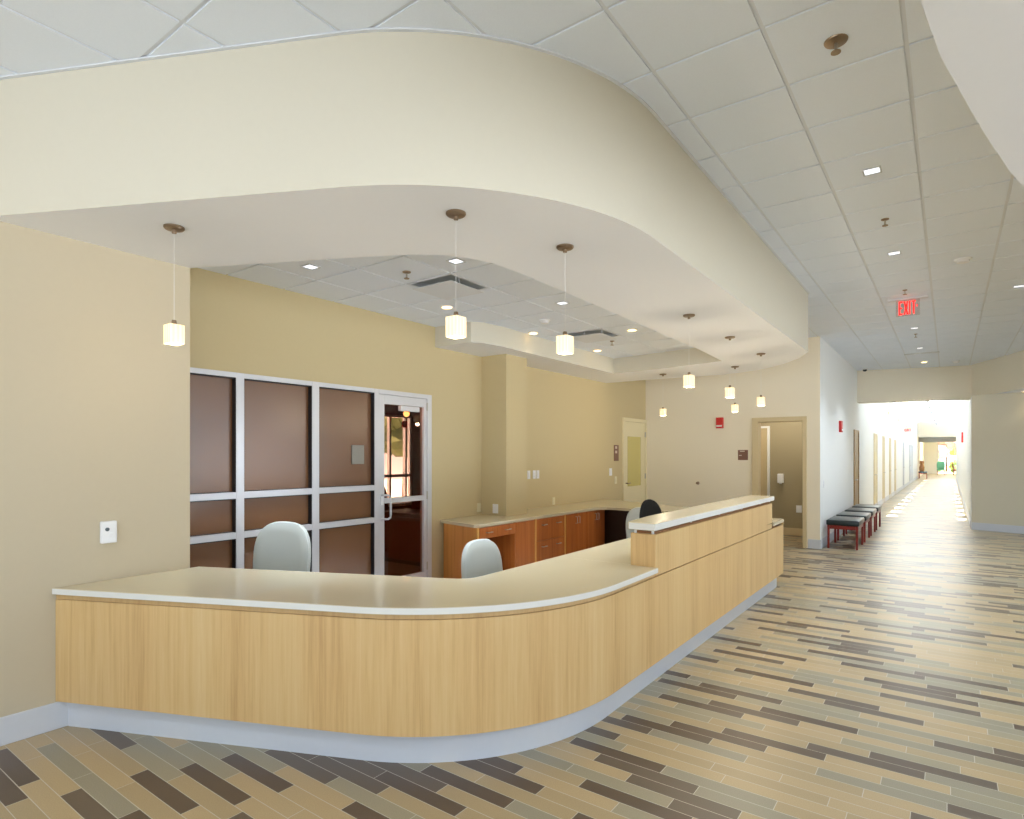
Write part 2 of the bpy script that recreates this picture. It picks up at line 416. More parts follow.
# soffit along the right of the lobby (passes overhead, returns beside the corridor)
def spl(P, n=8):
    out = []
    for i in range(len(P) - 1):
        p0, p1, p2, p3 = P[max(i - 1, 0)], P[i], P[i + 1], P[min(i + 2, len(P) - 1)]
        for k in range(n):
            t = k / n
            out.append(tuple(.5 * (2 * p1[a] + (p2[a] - p0[a]) * t + (2 * p0[a] - 5 * p1[a] + 4 * p2[a] - p3[a]) * t * t + (3 * p1[a] - p0[a] - 3 * p2[a] + p3[a]) * t ** 3) for a in (0, 1)))
    return out + [P[-1]]
edge = spl([(-.52, -5.05), (-.42, -2.5), (-.28, 0), (-.062, 1.99), (.026, 2.54), (.173, 3.23), (.30, 3.72), (.80, 5.4), (1.36, 7.6), (1.66, 9.8), (1.62, 12.0), (1.28, 14.2), (.40, 16.4)])
loop = edge + [(6.0, 16.4), (6.0, -5.05)]
bm = bmesh.new(); vs = [bm.verts.new((x, y, ZS)) for x, y in loop]
es = [bm.edges.new((vs[i], vs[(i + 1) % len(vs)])) for i in range(len(vs))]
bmesh.ops.triangle_fill(bm, use_beauty=True, use_dissolve=False, edges=es)
struct('soffit_lobby', bm, 'soffit', 'smooth white underside of the curved soffit at upper right', 'soffit')
bm = bmesh.new(); band(bm, edge, 0, -.1, ZS + .0006, ZC + .01)
struct('fascia_lobby', bm, 'cream', 'curved cream fascia beside the corridor mouth', 'fascia', True)

# baseboards
def baseboard(name, x0, x1, y0, y1, label):
    bm = B(x0, x1, y0, y1, 0, .152, bev=.004)
    return struct(name, bm, 'base', label, 'baseboard')
baseboard('baseboard_left', XL, XL + .014, -5.0, 1.285, 'grey base along the sand wall, left of the desk')
baseboard('baseboard_back', -1.90, -1.72, 10.986, 11.0, 'grey base on the wall end beside the doorway')
baseboard('baseboard_corridor_left', -1.72, -1.706, 10.99, 49.0, 'grey base along the left corridor wall')
baseboard('baseboard_corridor_right', .371, .385, 16.1, 49.0, 'grey base along the right corridor wall')
bm = bmesh.new(); prism(bm, [(.385, 15.776), (6.0, 13.686), (6.0, 13.7), (.385, 15.79)], 0, .152)
struct('baseboard_right', bm, 'base', 'pale grey base of the wall right of the corridor', 'baseboard')
baseboard('baseboard_office', XY, XY + .014, 8.9, 10.03, 'grey base of the yellow wall near the ivory door')

# ------------------------------------------------------------------ corridor shell
sl = bmesh.new()
ys = [16.8]
slots = [17.6, 19.0, 20.5, 22.2, 24.0, 26.0, 28.3, 30.8, 33.6, 36.8, 40.4, 44.4]
XA0, XA1, XB0, XB1 = -1.36, -1.14, .10, .26
prev = 16.3
for y in slots:
    box(sl, -1.87, .55, prev, y, 3.85, 3.95)
    box(sl, -1.87, XA0, y, y + .55, 3.85, 3.95); box(sl, XA1, XB0, y, y + .55, 3.85, 3.95); box(sl, XB1, .55, y, y + .55, 3.85, 3.95)
    prev = y + .55
box(sl, -1.87, .55, prev, 49.0, 3.85, 3.95)
struct('ceiling_corridor', sl, 'white', 'high white corridor ceiling with small skylights', 'ceiling')
struct('trim_1', B(-1.72, -1.60, 16.9, 48.9, 3.74, 3.85), 'base', 'grey cove strip where the left corridor wall meets its ceiling', 'trim')
bm = bmesh.new(); box(bm, -1.87, .55, 49.0, 49.25, 2.78, 3.95)
struct('wall_corridor_end', bm, 'cream', 'cream wall over the opening at the far end of the corridor', 'wall')
struct('beam_lounge', B(-1.87, .55, 50.2, 50.6, 2.45, 3.0), 'vent_grey', 'grey dropped beam beyond the corridor end', 'beam')
# lounge beyond the corridor
bm = bmesh.new()
box(bm, -1.85, -1.7, 49.25, 62, 0, 3.0)
struct('wall_lounge_left', bm, 'cream', 'pale wall on the left of the far lounge', 'wall')
struct('wall_lounge_end', B(-1.85, -.75, 62, 62.15, 0, 3.0), 'white', 'grey wall left of the far lounge window', 'wall')
struct('wall_lounge_right', B(3.5, 3.65, 49.25, 62, 0, 3.0), 'cream', 'pale wall on the right of the far lounge', 'wall')
struct('wall_lounge_front', B(.55, 3.65, 49.0, 49.25, 0, 3.0), 'cream', 'lounge side wall behind the corridor', 'wall')
struct('ceiling_lounge', B(-1.85, 3.65, 49.25, 62.15, 3.0, 3.1), 'white', 'lounge ceiling at the corridor end', 'ceiling')
bm = bmesh.new()
for x in (-.75, .35, 1.45, 2.55, 3.45): box(bm, x, x + .06, 62, 62.1, .1, 3.0)
for z in (.1, .95, 2.5, 2.94): box(bm, -.75, 3.5, 62.0, 62.1, z, z + .05)
struct('window_2', bm, 'alu', 'large garden window at the far end of the corridor', 'window')
struct('ground', B(-14, 16, 62.2, 95, -.15, -.05), 'lawn', 'sunlit lawn outside the far window', 'lawn')

def bush(name, c, r, h, mat, label, cat, grp=None):
    t = thing(name, label, cat, (c[0], c[1], -.05), 0, grp)
    bm = bmesh.new(); rnd = random.Random(int(c[0] * 31 + c[1] * 7))
    for k in range(26):
        a = rnd.uniform(0, 2 * PI); q = rnd.random() ** .5 * r; zz = rnd.uniform(.45 if h > 2 else .15, .95) * h
        m = Matrix.Translation((q * math.cos(a), q * math.sin(a), zz)) @ Matrix.Scale(rnd.uniform(.25, .45) * r, 4)
        bmesh.ops.create_icosphere(bm, subdivisions=2, radius=1, matrix=m)
    for v in bm.verts: v.co += Vector((rnd.uniform(-1, 1), rnd.uniform(-1, 1), rnd.uniform(-1, 1))) * .07 * r
    obj('foliage', bm, mat, t)
    tr = bmesh.new(); tube(tr, [(0, 0, 0), (.02, 0, h * .3), (0, .03, h * .7)], .09, 8, .04)
    obj('trunk', tr, 'trunk', t)
bush('tree', (-.2, 72), 1.5, 3.6, 'leaf_pink', 'pink blossoming tree outside the far corridor window', 'tree')
bush('tree', (2.4, 80), 2.2, 4.6, 'leaf_green', 'green leafy tree behind the pink one outside the far window', 'tree')
bush('shrub', (-1.3, 67), .7, 1.3, 'leaf_green', 'low green shrub outside the far window, behind the green chair', 'shrub')
bush('shrub', (.9, 68), .7, 1.2, 'leaf_green', 'low green shrub outside the far window, right of the green chair', 'shrub')

# ------------------------------------------------------------------ room seen through the back doorway
bm = bmesh.new()
box(bm, -3.35, -1.87, 12.6, 12.75, 0, 3.0); box(bm, -3.35, -3.2, 11.15, 12.6, 0, 3.0)
struct('wall_vestibule', bm, 'olive', 'olive walls seen through the open doorway', 'wall')
struct('ceiling_vestibule', B(-3.35, -1.87, 11.15, 12.75, 2.7, 2.8), 'white', 'ceiling of the small room past the doorway', 'ceiling')
struct('baseboard_vestibule', B(-3.0, -1.87, 12.58, 12.6, 0, .14), 'tan_frame', 'tan base of the olive wall past the doorway', 'baseboard')
d = thing('door_1', 'tan steel frame of the open doorway in the cream wall', 'doorway', (-2.335, 11.0, 0), 0, None, 'structure')
bm = bmesh.new()
box(bm, -2.79, -2.69, 10.96, 11.17, 0, 2.205, .004); box(bm, -1.979, -1.918, 10.96, 11.17, 0, 2.205, .004); box(bm, -2.69, -1.979, 10.96, 11.17, 2.13, 2.205, .004)
part('door_frame', bm, 'tan_frame', d)
for z in (.25, 1.05, 1.98): part('hinge', B(-1.985, -1.977, 11.03, 11.06, z - .05, z + .05), 'metal', d)
d = thing('door_2', 'white door frame inside the small room past the doorway', 'doorway', (-3.0, 12.6, 0), 0, None, 'structure')
bm = bmesh.new(); box(bm, -2.905, -2.865, 12.55, 12.6, 0, 2.13); box(bm, -3.2, -2.905, 12.55, 12.6, 2.09, 2.13)
part('door_frame', bm, 'white', d); part('door_leaf', B(-3.2, -2.905, 12.57, 12.598, 0, 2.09), 'tan_frame', d)

# ------------------------------------------------------------------ glazed partition (window_3) and its door
w = thing('window_3', 'silver framed partition of brown frosted panes behind the desk', 'glazed partition', (XY, 3.1, 0), 0, None, 'structure')
fr = bmesh.new(); x0, x1 = XY - .08, XY + .012
for a, b in ((1.962, 2.03), (2.665, 2.735), (3.40, 3.476), (4.149, 4.205)): box(fr, x0, x1, a, b, 0, 2.238, .002)
for a, b in ((2.03, 2.665), (2.735, 3.40), (3.476, 4.149)): box(fr, x0, x1 - .001, a, b, 2.196, 2.238, .002)
box(fr, x0, x1 + .001, 4.205, 4.92, 2.19, 2.238, .002); box(fr, x0, x1, 4.92, 4.991, 0, 2.238, .002)
for a, b in ((2.03, 2.665), (2.735, 3.40), (3.476, 4.149)):
    for z0, z1 in ((0, .10), (.857, .910), (1.19, 1.244)): box(fr, x0, x1 - .001, a, b, z0, z1, .002)
part('window_frame', fr, 'alu', w)
for a, b in ((2.03, 2.665), (2.735, 3.40), (3.476, 4.149)):
    for z0, z1 in ((.10, .857), (.910, 1.19), (1.244, 2.196)):
        pn = part('pane', B(XY - .05, XY - .042, a, b, z0, z1), 'film', w)
        g = bmesh.new(); q = .012
        box(g, XY - .045, XY + .006, b - q * .5, b, z0, z1); box(g, XY - .045, XY + .004, a, a + q * .5, z0, z1)
        box(g, XY - .045, XY + .006, a, b, z1 - q * .6, z1); box(g, XY - .045, XY - .03, a, b, z0, z0 + q * .5)
        sub('gasket', g, 'gasket', pn, w)
tag(obj('wall_sign', B(XY - .041, XY - .028, 3.892, 4.044, 1.462, 1.653, .002), 'sign_grey'), 'small grey square sign on the third brown pane left of the glass door', 'sign')
d = thing('door_3', 'aluminium framed glass door at the right end of the partition', 'door', (XY, 4.56, 0), 0, None, 'structure')
lf = bmesh.new(); x0, x1 = XY - .05, XY + .006
box(lf, x0, x1, 4.21, 4.285, .012, 2.187, .002); box(lf, x0, x1, 4.868, 4.915, .012, 2.187, .002)
box(lf, x0, x1, 4.285, 4.868, 2.092, 2.187, .002); box(lf, x0, x1, 4.285, 4.868, .012, .235, .002)
part('door_leaf', lf, 'alu', d)
part('pane', B(XY - .03, XY - .022, 4.285, 4.868, .235, 2.092), 'bronze_glass', d)
part('push_bar', B(XY - .02, XY + .012, 4.285, 4.868, 1.045, 1.10, .004), 'alu', d)
part('door_closer', B(XY - .02, XY + .03, 4.50, 4.78, 2.03, 2.085, .006), 'alu', d)
hb = bmesh.new()
tube(hb, [(XY + .006, 4.25, 1.135), (XY + .05, 4.26, 1.135), (XY + .065, 4.285, 1.135), (XY + .07, 4.31, 1.12), (XY + .07, 4.315, 1.09), (XY + .07, 4.315, .93), (XY + .07, 4.31, .90), (XY + .065, 4.285, .885), (XY + .05, 4.26, .885), (XY + .006, 4.25, .885)], .011, 10)
part('door_handle', hb, 'alu', d, True)
part('lock_case', B(XY + .004, XY + .02, 4.225, 4.262, 1.03, 1.12, .003), 'plastic', d)
for z in (.3, 1.1, 2.1): part('hinge', B(XY, XY + .016, 4.912, 4.924, z - .045, z + .045), 'metal', d)

# the dim room behind the partition
struct('floor_office', B(-9.6, -4.95, .2, 10.4, -.1, 0), 'carpet', 'taupe floor of the dim red room behind the glass door', 'floor')
bm = bmesh.new()
box(bm, -9.6, -4.95, .05, .2, 0, 3.0); box(bm, -9.6, -4.95, 10.3, 10.45, 0, 3.0)
box(bm, -9.75, -9.6, .05, 8.4, 0, 3.0); box(bm, -9.75, -9.6, 9.42, 10.45, 0, 3.0); box(bm, -9.75, -9.6, 8.4, 9.42, 2.42, 3.0); box(bm, -9.75, -9.6, 8.4, 9.42, 0, .45)
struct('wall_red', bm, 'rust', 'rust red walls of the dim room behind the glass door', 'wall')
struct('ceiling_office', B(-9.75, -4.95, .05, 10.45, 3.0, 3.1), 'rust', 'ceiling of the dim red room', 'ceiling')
bm = bmesh.new()
for y in (8.40, 8.55, 8.76, 9.22, 9.36): box(bm, -9.70, -9.62, y, y + .05, .45, 2.42)
for z in (.45, 1.08, 2.37): box(bm, -9.70, -9.62, 8.4, 9.42, z, z + .06)
struct('window_4', bm, 'alu', 'white framed window of the dim room seen through the glass door', 'window')
t = thing('credenza', 'dark maroon credenza in the room behind the glass door', 'cabinet', (-6.2, 6.25, 0))
part('body', B(-6.75, -5.3, 5.97, 6.5, .06, .70, .004), 'maroon', t); part('worktop', B(-6.78, -5.27, 5.94, 6.53, .70, .73, .004), 'maroon', t)
part('plinth', B(-6.7, -5.35, 6.0, 6.48, 0, .06), 'gasket', t)
for x in (-6.02,): part('door', B(x - .34, x + .34, 5.952, 5.97, .1, .67, .003), 'maroon', t)
def shell_profile(w, h, p=2.6, n=24, low=.35):
    """outline of a chair back, bottom wide and flat, top a broad arch"""
    pts = []
    for k in range(n + 1):
        a = PI * k / n
        pts.append((w * math.copysign(abs(math.cos(a)) ** (2 / p), math.cos(a)), h * (1 - low) * (math.sin(a) ** (2 / p)) + h * low))
    pts += [(-w * .97, h * .12), (-w * .86, h * .02), (-w * .6, 0), (0, -.004), (w * .6, 0), (w * .86, h * .02), (w * .97, h * .12)]
    return pts
def chair_back(w, h, th=.06, p=2.6, curve=.18, lean=.10, low=.35):
    bm = bmesh.new(); O = shell_profile(w, h, p, 28, low); cz = h * .5; n = len(O)
    def place(x, z, y): return (x, y - curve * (x * x) / w * .5 + lean * z, z)
    rings = []
    for s, y in ((.30, -.5), (.70, -.5), (.90, -.44), (.975, -.28), (1, 0), (.975, .28), (.90, .44), (.70, .5), (.30, .5)):
        rings.append([bm.verts.new(place(x * s, cz + (z - cz) * s, y * th)) for x, z in O])
    for a, b in zip(rings, rings[1:]):
        for k in range(n): bm.faces.new((a[k], a[(k + 1) % n], b[(k + 1) % n], b[k]))
    for r in (rings[0], rings[-1]):
        z0 = sum((v.co for v in r), Vector()) / n; c = bm.verts.new(z0)
        for k in range(n): bm.faces.new((r[k], r[(k + 1) % n], c))
    bmesh.ops.recalc_face_normals(bm, faces=bm.faces[:])
    return bm
def task_chair(label, loc, rz, mat, w, h, zb, grp, p=2.6, low=.35):
    """faces -y in its own frame"""
    t = thing('task_chair', label, 'chair', loc, rz, grp)
    b = chair_back(w, h, .07, p, low=low); bmesh.ops.translate(b, verts=b.verts[:], vec=(0, .22, zb)); obj('backrest', b, mat, t, True)
    s = B(-.24, .24, -.25, .22, .42, .50, .035, 4); obj('seat', s, mat, t, True)
    u = bmesh.new(); tube(u, [(0, .10, .41), (0, .26, .40), (0, .31, .46), (0, .29, zb + .12)], .022, 8); obj('back_support', u, 'black', t, True)
    c = bmesh.new(); lathe(c, [(.035, .10), (.035, .24), (.024, .25), (.024, .39), (.09, .40), (.09, .42)], 16); obj('column', c, 'black', t, True)
    for k in range(5):
        a = 2 * PI * k / 5 + .3; ca, sa = math.cos(a), math.sin(a)
        l = bmesh.new(); tube(l, [(.02 * ca, .02 * sa, .12), (.16 * ca, .16 * sa, .10), (.29 * ca, .29 * sa, .075)], .024, 8, .016); lo = obj('leg', l, 'black', t, True)
        q = bmesh.new(); lathe(q, [(.012, -.016), (.027, -.014), (.027, .014), (.012, .016)], 14)
        bmesh.ops.transform(q, matrix=Matrix.Translation((.29 * ca, .29 * sa, .028)) @ Matrix.Rotation(a, 4, 'Z') @ Matrix.Rotation(PI / 2, 4, 'X'), verts=q.verts[:])
        tube(q, [(.29 * ca, .29 * sa, .03), (.29 * ca, .29 * sa, .08)], .008, 6); obj('caster', q, 'black', lo, True)
    return t
task_chair('dark red office chair behind the glass door, nearer the window', (-7.6, 7.15, 0), 2.4, 'maroon', .24, .52, .50, 'chairs in the dim red room')
task_chair('dark red office chair behind the glass door, beside the credenza', (-6.55, 6.85, 0), 3.0, 'maroon', .23, .42, .48, 'chairs in the dim red room', 2.1)
t = thing('pendant_lamp', 'round warm pendant globe inside the dim red room', 'pendant lamp', (-8.1, 7.79, 2.32))
bm = bmesh.new(); lathe(bm, [(.01, -.06), (.042, -.042), (.06, 0), (.042, .042), (.01, .06)], 16); obj('globe', bm, 'bulb', t, True)
bm = bmesh.new(); tube(bm, [(0, 0, .055), (0, 0, .68)], .006, 6); obj('cord', bm, 'black', t)

t = thing('wall_sign', 'small red sign hanging by the window of the dim red room', 'sign', (-9.2, 8.80, 2.20))
obj('panel', B(-.01, .01, -.07, .07, -.07, .07, .02), 'red', t); obj('hanger', B(-.004, .004, -.004, .004, .07, .8), 'black', t)
# outside that window
bush('tree', (-15.5, 14.8), 1.7, 3.9, 'leaf_dark', 'green tree outside the window of the dim red room', 'tree')
struct('ground_west', B(-30, -9.8, -4, 40, -.15, -.05), 'concrete', 'pale paving outside the red room window', 'ground')

# ------------------------------------------------------------------ reception desk
P = fillet((XL + .003, 1.215), (-1.585, 2.312), (-1.585, 7.61), 1.35, 36)       # face of the bamboo front
t = thing('reception_desk', 'long curved bamboo reception desk with raised ledge on its far half', 'reception desk', (-2.1, 2.9, 0))
def kpath(d):
    q = offset_path(P, d)
    return q
kick = kpath(.055); kick[0] = (XL + .015, kick[0][1] + .006); kick[-1] = (kick[-1][0], 7.54)
part('kick_base', band(bmesh.new(), kick, 0, .03, 0, .157, XL + .002), 'base', t, True)
part('front_panel', band(bmesh.new(), P, 0, .05, .157, .735, XL + .002), 'bamboo', t, True)
Pn = [p for p in P if p[1] < 3.8 or p[0] < -1.7] ; Pn = P[:-1] + [(-1.585, 3.80)]
part('edge_band', band(bmesh.new(), Pn, .004, .05, .738, .764, XL + .002), 'bamboo_band', t, True)
part('reveal_strip', band(bmesh.new(), P, .012, .045, .733, .740, XL + .002), 'reveal', t, True)
# countertop: outer edge follows the front, inner edge parallel
outc = offset_path(P, -.016); outc[0] = (XL + .001, outc[0][1]); outc[-1] = (-1.569, 7.62)
innc = fillet((XL + .001, 2.02), (-2.345, 2.775), (-2.345, 7.62), .16, 10)
outn = outc[:-1] + [(-1.569, 3.80)]
inn_n = innc[:-1] + [(-2.345, 3.80)]
ct = part('countertop', prism(bmesh.new(), outn + inn_n[::-1], .764, .80, .003), 'quartz', t)
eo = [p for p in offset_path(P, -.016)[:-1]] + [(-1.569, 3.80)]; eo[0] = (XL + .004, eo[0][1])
sub('edge_strip', band(bmesh.new(), eo, -.0022, .004, .767, .797, XL + .001), 'quartz_edge_lit', ct, t, True)  # window light painted on the counter edge as a paler band
part('rear_countertop', prism(bmesh.new(), [(-1.77, 3.8001), (-1.77, 7.075), (-1.569, 7.075), (-1.569, 7.58), (-1.60, 7.62), (-2.345, 7.62), (-2.345, 3.8001)], .764, .80), 'quartz', t)
part('transaction_panel', B(-1.765, -1.585, 3.80, 7.07, .742, 1.020, .002), 'bamboo', t)
part('transaction_top', prism(bmesh.new(), [(-1.569, 3.75), (-1.569, 7.09), (-1.60, 7.095), (-1.84, 7.095), (-1.81, 4.2), (-1.77, 3.765), (-1.755, 3.75)], 1.048, 1.098, .004), 'quartz', t)
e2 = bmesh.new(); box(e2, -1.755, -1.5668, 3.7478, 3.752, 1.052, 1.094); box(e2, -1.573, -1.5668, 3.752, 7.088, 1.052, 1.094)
part('edge_strip', e2, 'quartz_edge_lit', t)  # window light painted along the edge of the raised ledge
part('reveal_board', B(-1.75, -1.600, 3.83, 7.05, 1.020, 1.033), 'reveal', t)
for x, y in ((-1.735, 3.815), (-1.610, 3.815), (-1.610, 4.55), (-1.610, 5.25), (-1.610, 5.95), (-1.610, 6.65)):
    s_ = bmesh.new(); lathe(s_, [(.009, 1.018), (.009, 1.047)], 10, (x, y)); part('standoff', s_, 'plastic', t, True)
part('end_panel', B(-2.30, -1.585, 7.605, 7.61 + .02, .157, .764), 'bamboo', t)
part('back_panel', prism(bmesh.new(), offset_path(innc, .06)[:-1] + [(-2.285 - .12, 7.6), (-2.285 - .10, 7.6)] + offset_path(innc, .04)[:-1][::-1], .1, .764), 'bamboo', t) if False else None
for y in (4.2, 5.6, 7.0): part('support_panel', B(-2.30, -1.70, y, y + .03, 0, .764), 'bamboo', t)

# ------------------------------------------------------------------ back counter: cabinets in a row, one worktop
XF = -4.13
wt = [(XY, 5.14), (-4.15, 4.985), (-4.11, 5.03), (-4.095, 7.55), (-4.07, 7.72), (-3.99, 7.80), (-3.86, 7.82), (-3.10, 7.72), (-3.06, 7.76), (-3.03, 8.50), (-3.07, 8.57), (-4.0, 8.92), (XY, 9.22), (XY, 6.356), (-4.397, 6.356), (-4.397, 5.907), (XY, 5.907)]
tag(obj('worktop', prism(bmesh.new(), wt, .764, .80, .003), 'quartz'), 'beige L-shaped worktop over the cherry cabinets along the yellow wall', 'worktop')
def pull(bm, y, z, vert=False):
    L = .045
    a = [(0, 0, -L), (.028, 0, -L), (.028, 0, L), (0, 0, L)] if vert else [(0, -L, 0), (.028, -L, 0), (.028, L, 0), (0, L, 0)]
    tube(bm, [(XF + .02 + p[0], y + p[1], z + p[2]) for p in a], .005, 8); return bm
# knee-hole unit
t = thing('desk_unit', 'cherry knee-hole unit with two shallow drawers, nearest the glass door', 'cabinet', (-4.45, 5.35, 0), 0, 'cherry units along the yellow wall')
part('end_panel', prism(bmesh.new(), [(XY + .03, 5.17), (XF, 5.0), (XF, 5.03), (XY + .03, 5.20)], .0, .764), 'cherry_lt', t); part('side_panel', B(XY + .03, XF + .018, 5.69, 5.72, 0, .764), 'cherry', t)
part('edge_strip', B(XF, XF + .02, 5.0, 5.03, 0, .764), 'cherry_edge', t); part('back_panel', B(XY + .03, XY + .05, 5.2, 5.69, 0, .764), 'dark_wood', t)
for a, b, hy in ((5.035, 5.36, 5.195), (5.364, 5.688, 5.54)):
    dr = part('drawer', B(XF - .07, XF + .02, a, b, .635, .757, .002), 'cherry', t); sub('handle', pull(bmesh.new(), hy, .70), 'metal', dr, t, True)
t = thing('filler_cabinet', 'plain cherry panel unit between the knee-hole and the drawers', 'cabinet', (-4.3, 5.92, 0), 0, 'cherry units along the yellow wall')
part('body', B(-4.39, XF, 5.725, 6.115, .1, .762), 'cherry', t); part('door', B(XF, XF + .018, 5.728, 6.113, .1, .757, .002), 'cherry', t); part('plinth', B(-4.39, XF - .05, 5.725, 6.115, 0, .1), 'dark_wood', t)
t = thing('drawer_cabinet', 'cherry unit of two wide drawers with paired pulls', 'cabinet', (-4.3, 6.47, 0), 0, 'cherry units along the yellow wall')
part('body', B(-4.39, XF, 6.12, 6.855, .1, .762), 'cherry', t); part('plinth', B(-4.39, XF - .05, 6.12, 6.855, 0, .1), 'dark_wood', t)
part('edge_strip', B(XF, XF + .02, 6.118, 6.15, .1, .762), 'cherry_edge', t)
for z0, z1, hz in ((.487, .757, .68), (.1, .480, .408)):
    dr = part('drawer', B(XF, XF + .019, 6.153, 6.81, z0, z1, .002), 'cherry', t)
    for hy in (6.31, 6.65): sub('handle', pull(bmesh.new(), hy, hz), 'metal', dr, t, True)
part('edge_strip', B(XF, XF + .02, 6.813, 6.85, .1, .762), 'cherry_edge', t)
for y0, y1, lab in ((6.86, 7.42, 'cherry cabinet of two plain doors right of the drawers'), (7.425, 7.96, 'cherry cabinet of two plain doors next to the dark knee space')):
    t = thing('door_cabinet', lab, 'cabinet', (-4.3, (y0 + y1) / 2, 0), 0, 'cherry units along the yellow wall')
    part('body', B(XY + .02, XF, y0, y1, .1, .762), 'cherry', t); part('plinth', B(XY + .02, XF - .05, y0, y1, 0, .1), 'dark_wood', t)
    m = (y0 + y1) / 2
    for a, b, hy in ((y0 + .003, m - .002, m - .035), (m + .002, y1 - .003, m + .035)):
        dr = part('door', B(XF, XF + .019, a, b, .1, .757, .002), 'cherry', t); sub('handle', pull(bmesh.new(), hy, .67, True), 'metal', dr, t, True)
t = thing('knee_space_unit', 'dark wood knee space under the turned end of the worktop', 'cabinet', (-3.7, 8.2, 0), 0, 'cherry units along the yellow wall')
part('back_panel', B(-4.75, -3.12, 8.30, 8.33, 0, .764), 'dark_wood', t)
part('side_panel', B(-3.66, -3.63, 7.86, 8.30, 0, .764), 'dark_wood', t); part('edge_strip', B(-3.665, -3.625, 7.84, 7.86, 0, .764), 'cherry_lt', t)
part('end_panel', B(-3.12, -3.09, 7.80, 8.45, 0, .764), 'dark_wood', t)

# chairs at the desk
task_chair('pale grey rounded chair back in front of the brown panes', (-3.945, 2.40, 0), math.radians(23.5), 'grey_fabric', .235, .50, .55, 'grey chairs at the desk', 2.9, .42)
task_chair('pale grey rounded chair in front of the cherry knee-hole unit', (-2.46, 3.30, 0), math.radians(84), 'grey_fabric', .193, .45, .50, 'grey chairs at the desk', 2.9, .42)
task_chair('pale grey chair mostly hidden behind the black one', (-2.85, 6.66, 0), math.radians(40), 'grey_fabric', .23, .46, .46, 'grey chairs at the desk', 2.9, .42)
task_chair('black fabric chair back just above the raised ledge', (-2.39, 6.10, 0), math.radians(75), 'black_fabric', .19, .50, .57, None, 2.3, .40)

# ------------------------------------------------------------------ wall fittings
def wall_plate(label, face, y, z, w=.075, h=.12, mat='plastic', kind='switch', grp=None, name=None, axis='x', other=None):
    """plate on a wall facing +x (axis 'x', at x=face) or -y (axis 'y', at y=face)"""
    t = thing(name or ('light_switch' if kind == 'switch' else 'power_outlet'), label, 'switch' if kind == 'switch' else 'outlet', (face, y, z) if axis == 'x' else (y, face, z), 0, grp)
    if axis == 'y': t.rotation_euler = (0, 0, -PI / 2)
    obj('cover_plate', B(0, .007, -w / 2, w / 2, -h / 2, h / 2, .003), mat, t)
    if kind == 'switch': obj('rocker', B(.006, .013, -w * .22, w * .22, -h * .28, h * .28, .003), mat, t)
    else:
        for s_ in (-1, 1): obj('socket', B(.006, .010, -w * .24, w * .24, s_ * h * .22 - h * .13, s_ * h * .22 + h * .13, .002), mat, t)
    return t
t = thing('thermostat', 'white thermostat with a dark dot on the sand wall at left', 'thermostat', (XL, 1.475, 1.09))
obj('housing', B(0, .03, -.042, .042, -.066, .066, .006), 'plastic', t)
obj('dial', lathe(bmesh.new(), [(.011, 0), (.011, .006)], 18), 'slate', t).matrix_local = Matrix.Translation((.03, -.012, .018)) @ Matrix.Rotation(PI / 2, 4, 'Y')
obj('sensor', lathe(bmesh.new(), [(.014, 0), (.012, .004)], 16), 'plastic', t).matrix_local = Matrix.Translation((.03, .012, -.016)) @ Matrix.Rotation(PI / 2, 4, 'Y')
wall_plate('leftmost of three light switches just right of the pilaster', XY, 6.96, 1.275, .07, .12, 'plastic', 'switch', 'switches beside the pilaster')
wall_plate('middle of three light switches just right of the pilaster', XY, 7.10, 1.275, .07, .12, 'plastic', 'switch', 'switches beside the pilaster')
wall_plate('rightmost of three light switches just right of the pilaster', XY, 7.19, 1.275, .07, .12, 'plastic', 'switch', 'switches beside the pilaster')
wall_plate('ivory outlet on the yellow wall just above the worktop left of the pilaster', XY, 5.85, .893, .07, .11, 'plate', 'outlet')
wall_plate('white outlet on the face of the pilaster above the worktop', 5.91, -4.567, .885, .085, .115, 'plastic', 'outlet', axis='y')
wall_plate('ivory outlet above the worktop right of the pilaster', XY, 7.62, .865, .07, .11, 'plate', 'outlet')
wall_plate('white switch below the brown plaque beside the ivory door', XY, 9.49, 1.26, .10, .13, 'plastic', 'switch')
wall_plate('ivory switch lower down, close to the ivory door frame', XY, 9.69, 1.11, .08, .13, 'plate', 'switch')
t = thing('wall_plaque', 'narrow brown plaque on the yellow wall beside the ivory door', 'sign', (XY, 9.71, 1.592))
obj('panel', B(0, .008, -.09, .09, -.142, .142, .002), 'brown_sign', t)
for z0 in (.075, -.005): obj('pictogram', B(.008, .010, -.05, .02, z0, z0 + .045), 'sign_text', t)
t = thing('wall_plaque', 'square brown plaque on the cream wall left of the doorway', 'sign', (-2.952, 11.0, 1.556))
obj('panel', B(-.086, .086, -.008, 0, -.09, .09, .002), 'brown_sign', t)
bm = bmesh.new(); box(bm, -.05, .03, -.010, -.008, .06, .075); box(bm, -.068, -.02, -.010, -.008, -.012, .0); obj('lettering', bm, 'sign_text', t)
t = thing('fire_alarm', 'red fire alarm strobe on the cream wall beneath the hanging cubes', 'fire alarm', (-3.355, 11.0, 2.14))
obj('housing', B(-.06, .068, -.05, 0, -.10, .095, .006), 'red', t); obj('strobe_lens', B(-.05, .05, -.062, -.048, -.07, -.045, .004), 'plastic', t)
t = thing('fire_alarm', 'red fire alarm strobe high on the white corridor wall above the benches', 'fire alarm', (-1.72, 13.17, 2.11))
obj('housing', B(0, .05, -.09, .09, -.11, .11, .006), 'red', t); obj('strobe_lens', B(.048, .06, -.06, .06, -.08, -.05, .004), 'plastic', t)
t = thing('fire_alarm', 'red fire alarm on the right wall far down the corridor', 'fire alarm', (.385, 25.0, 2.15))
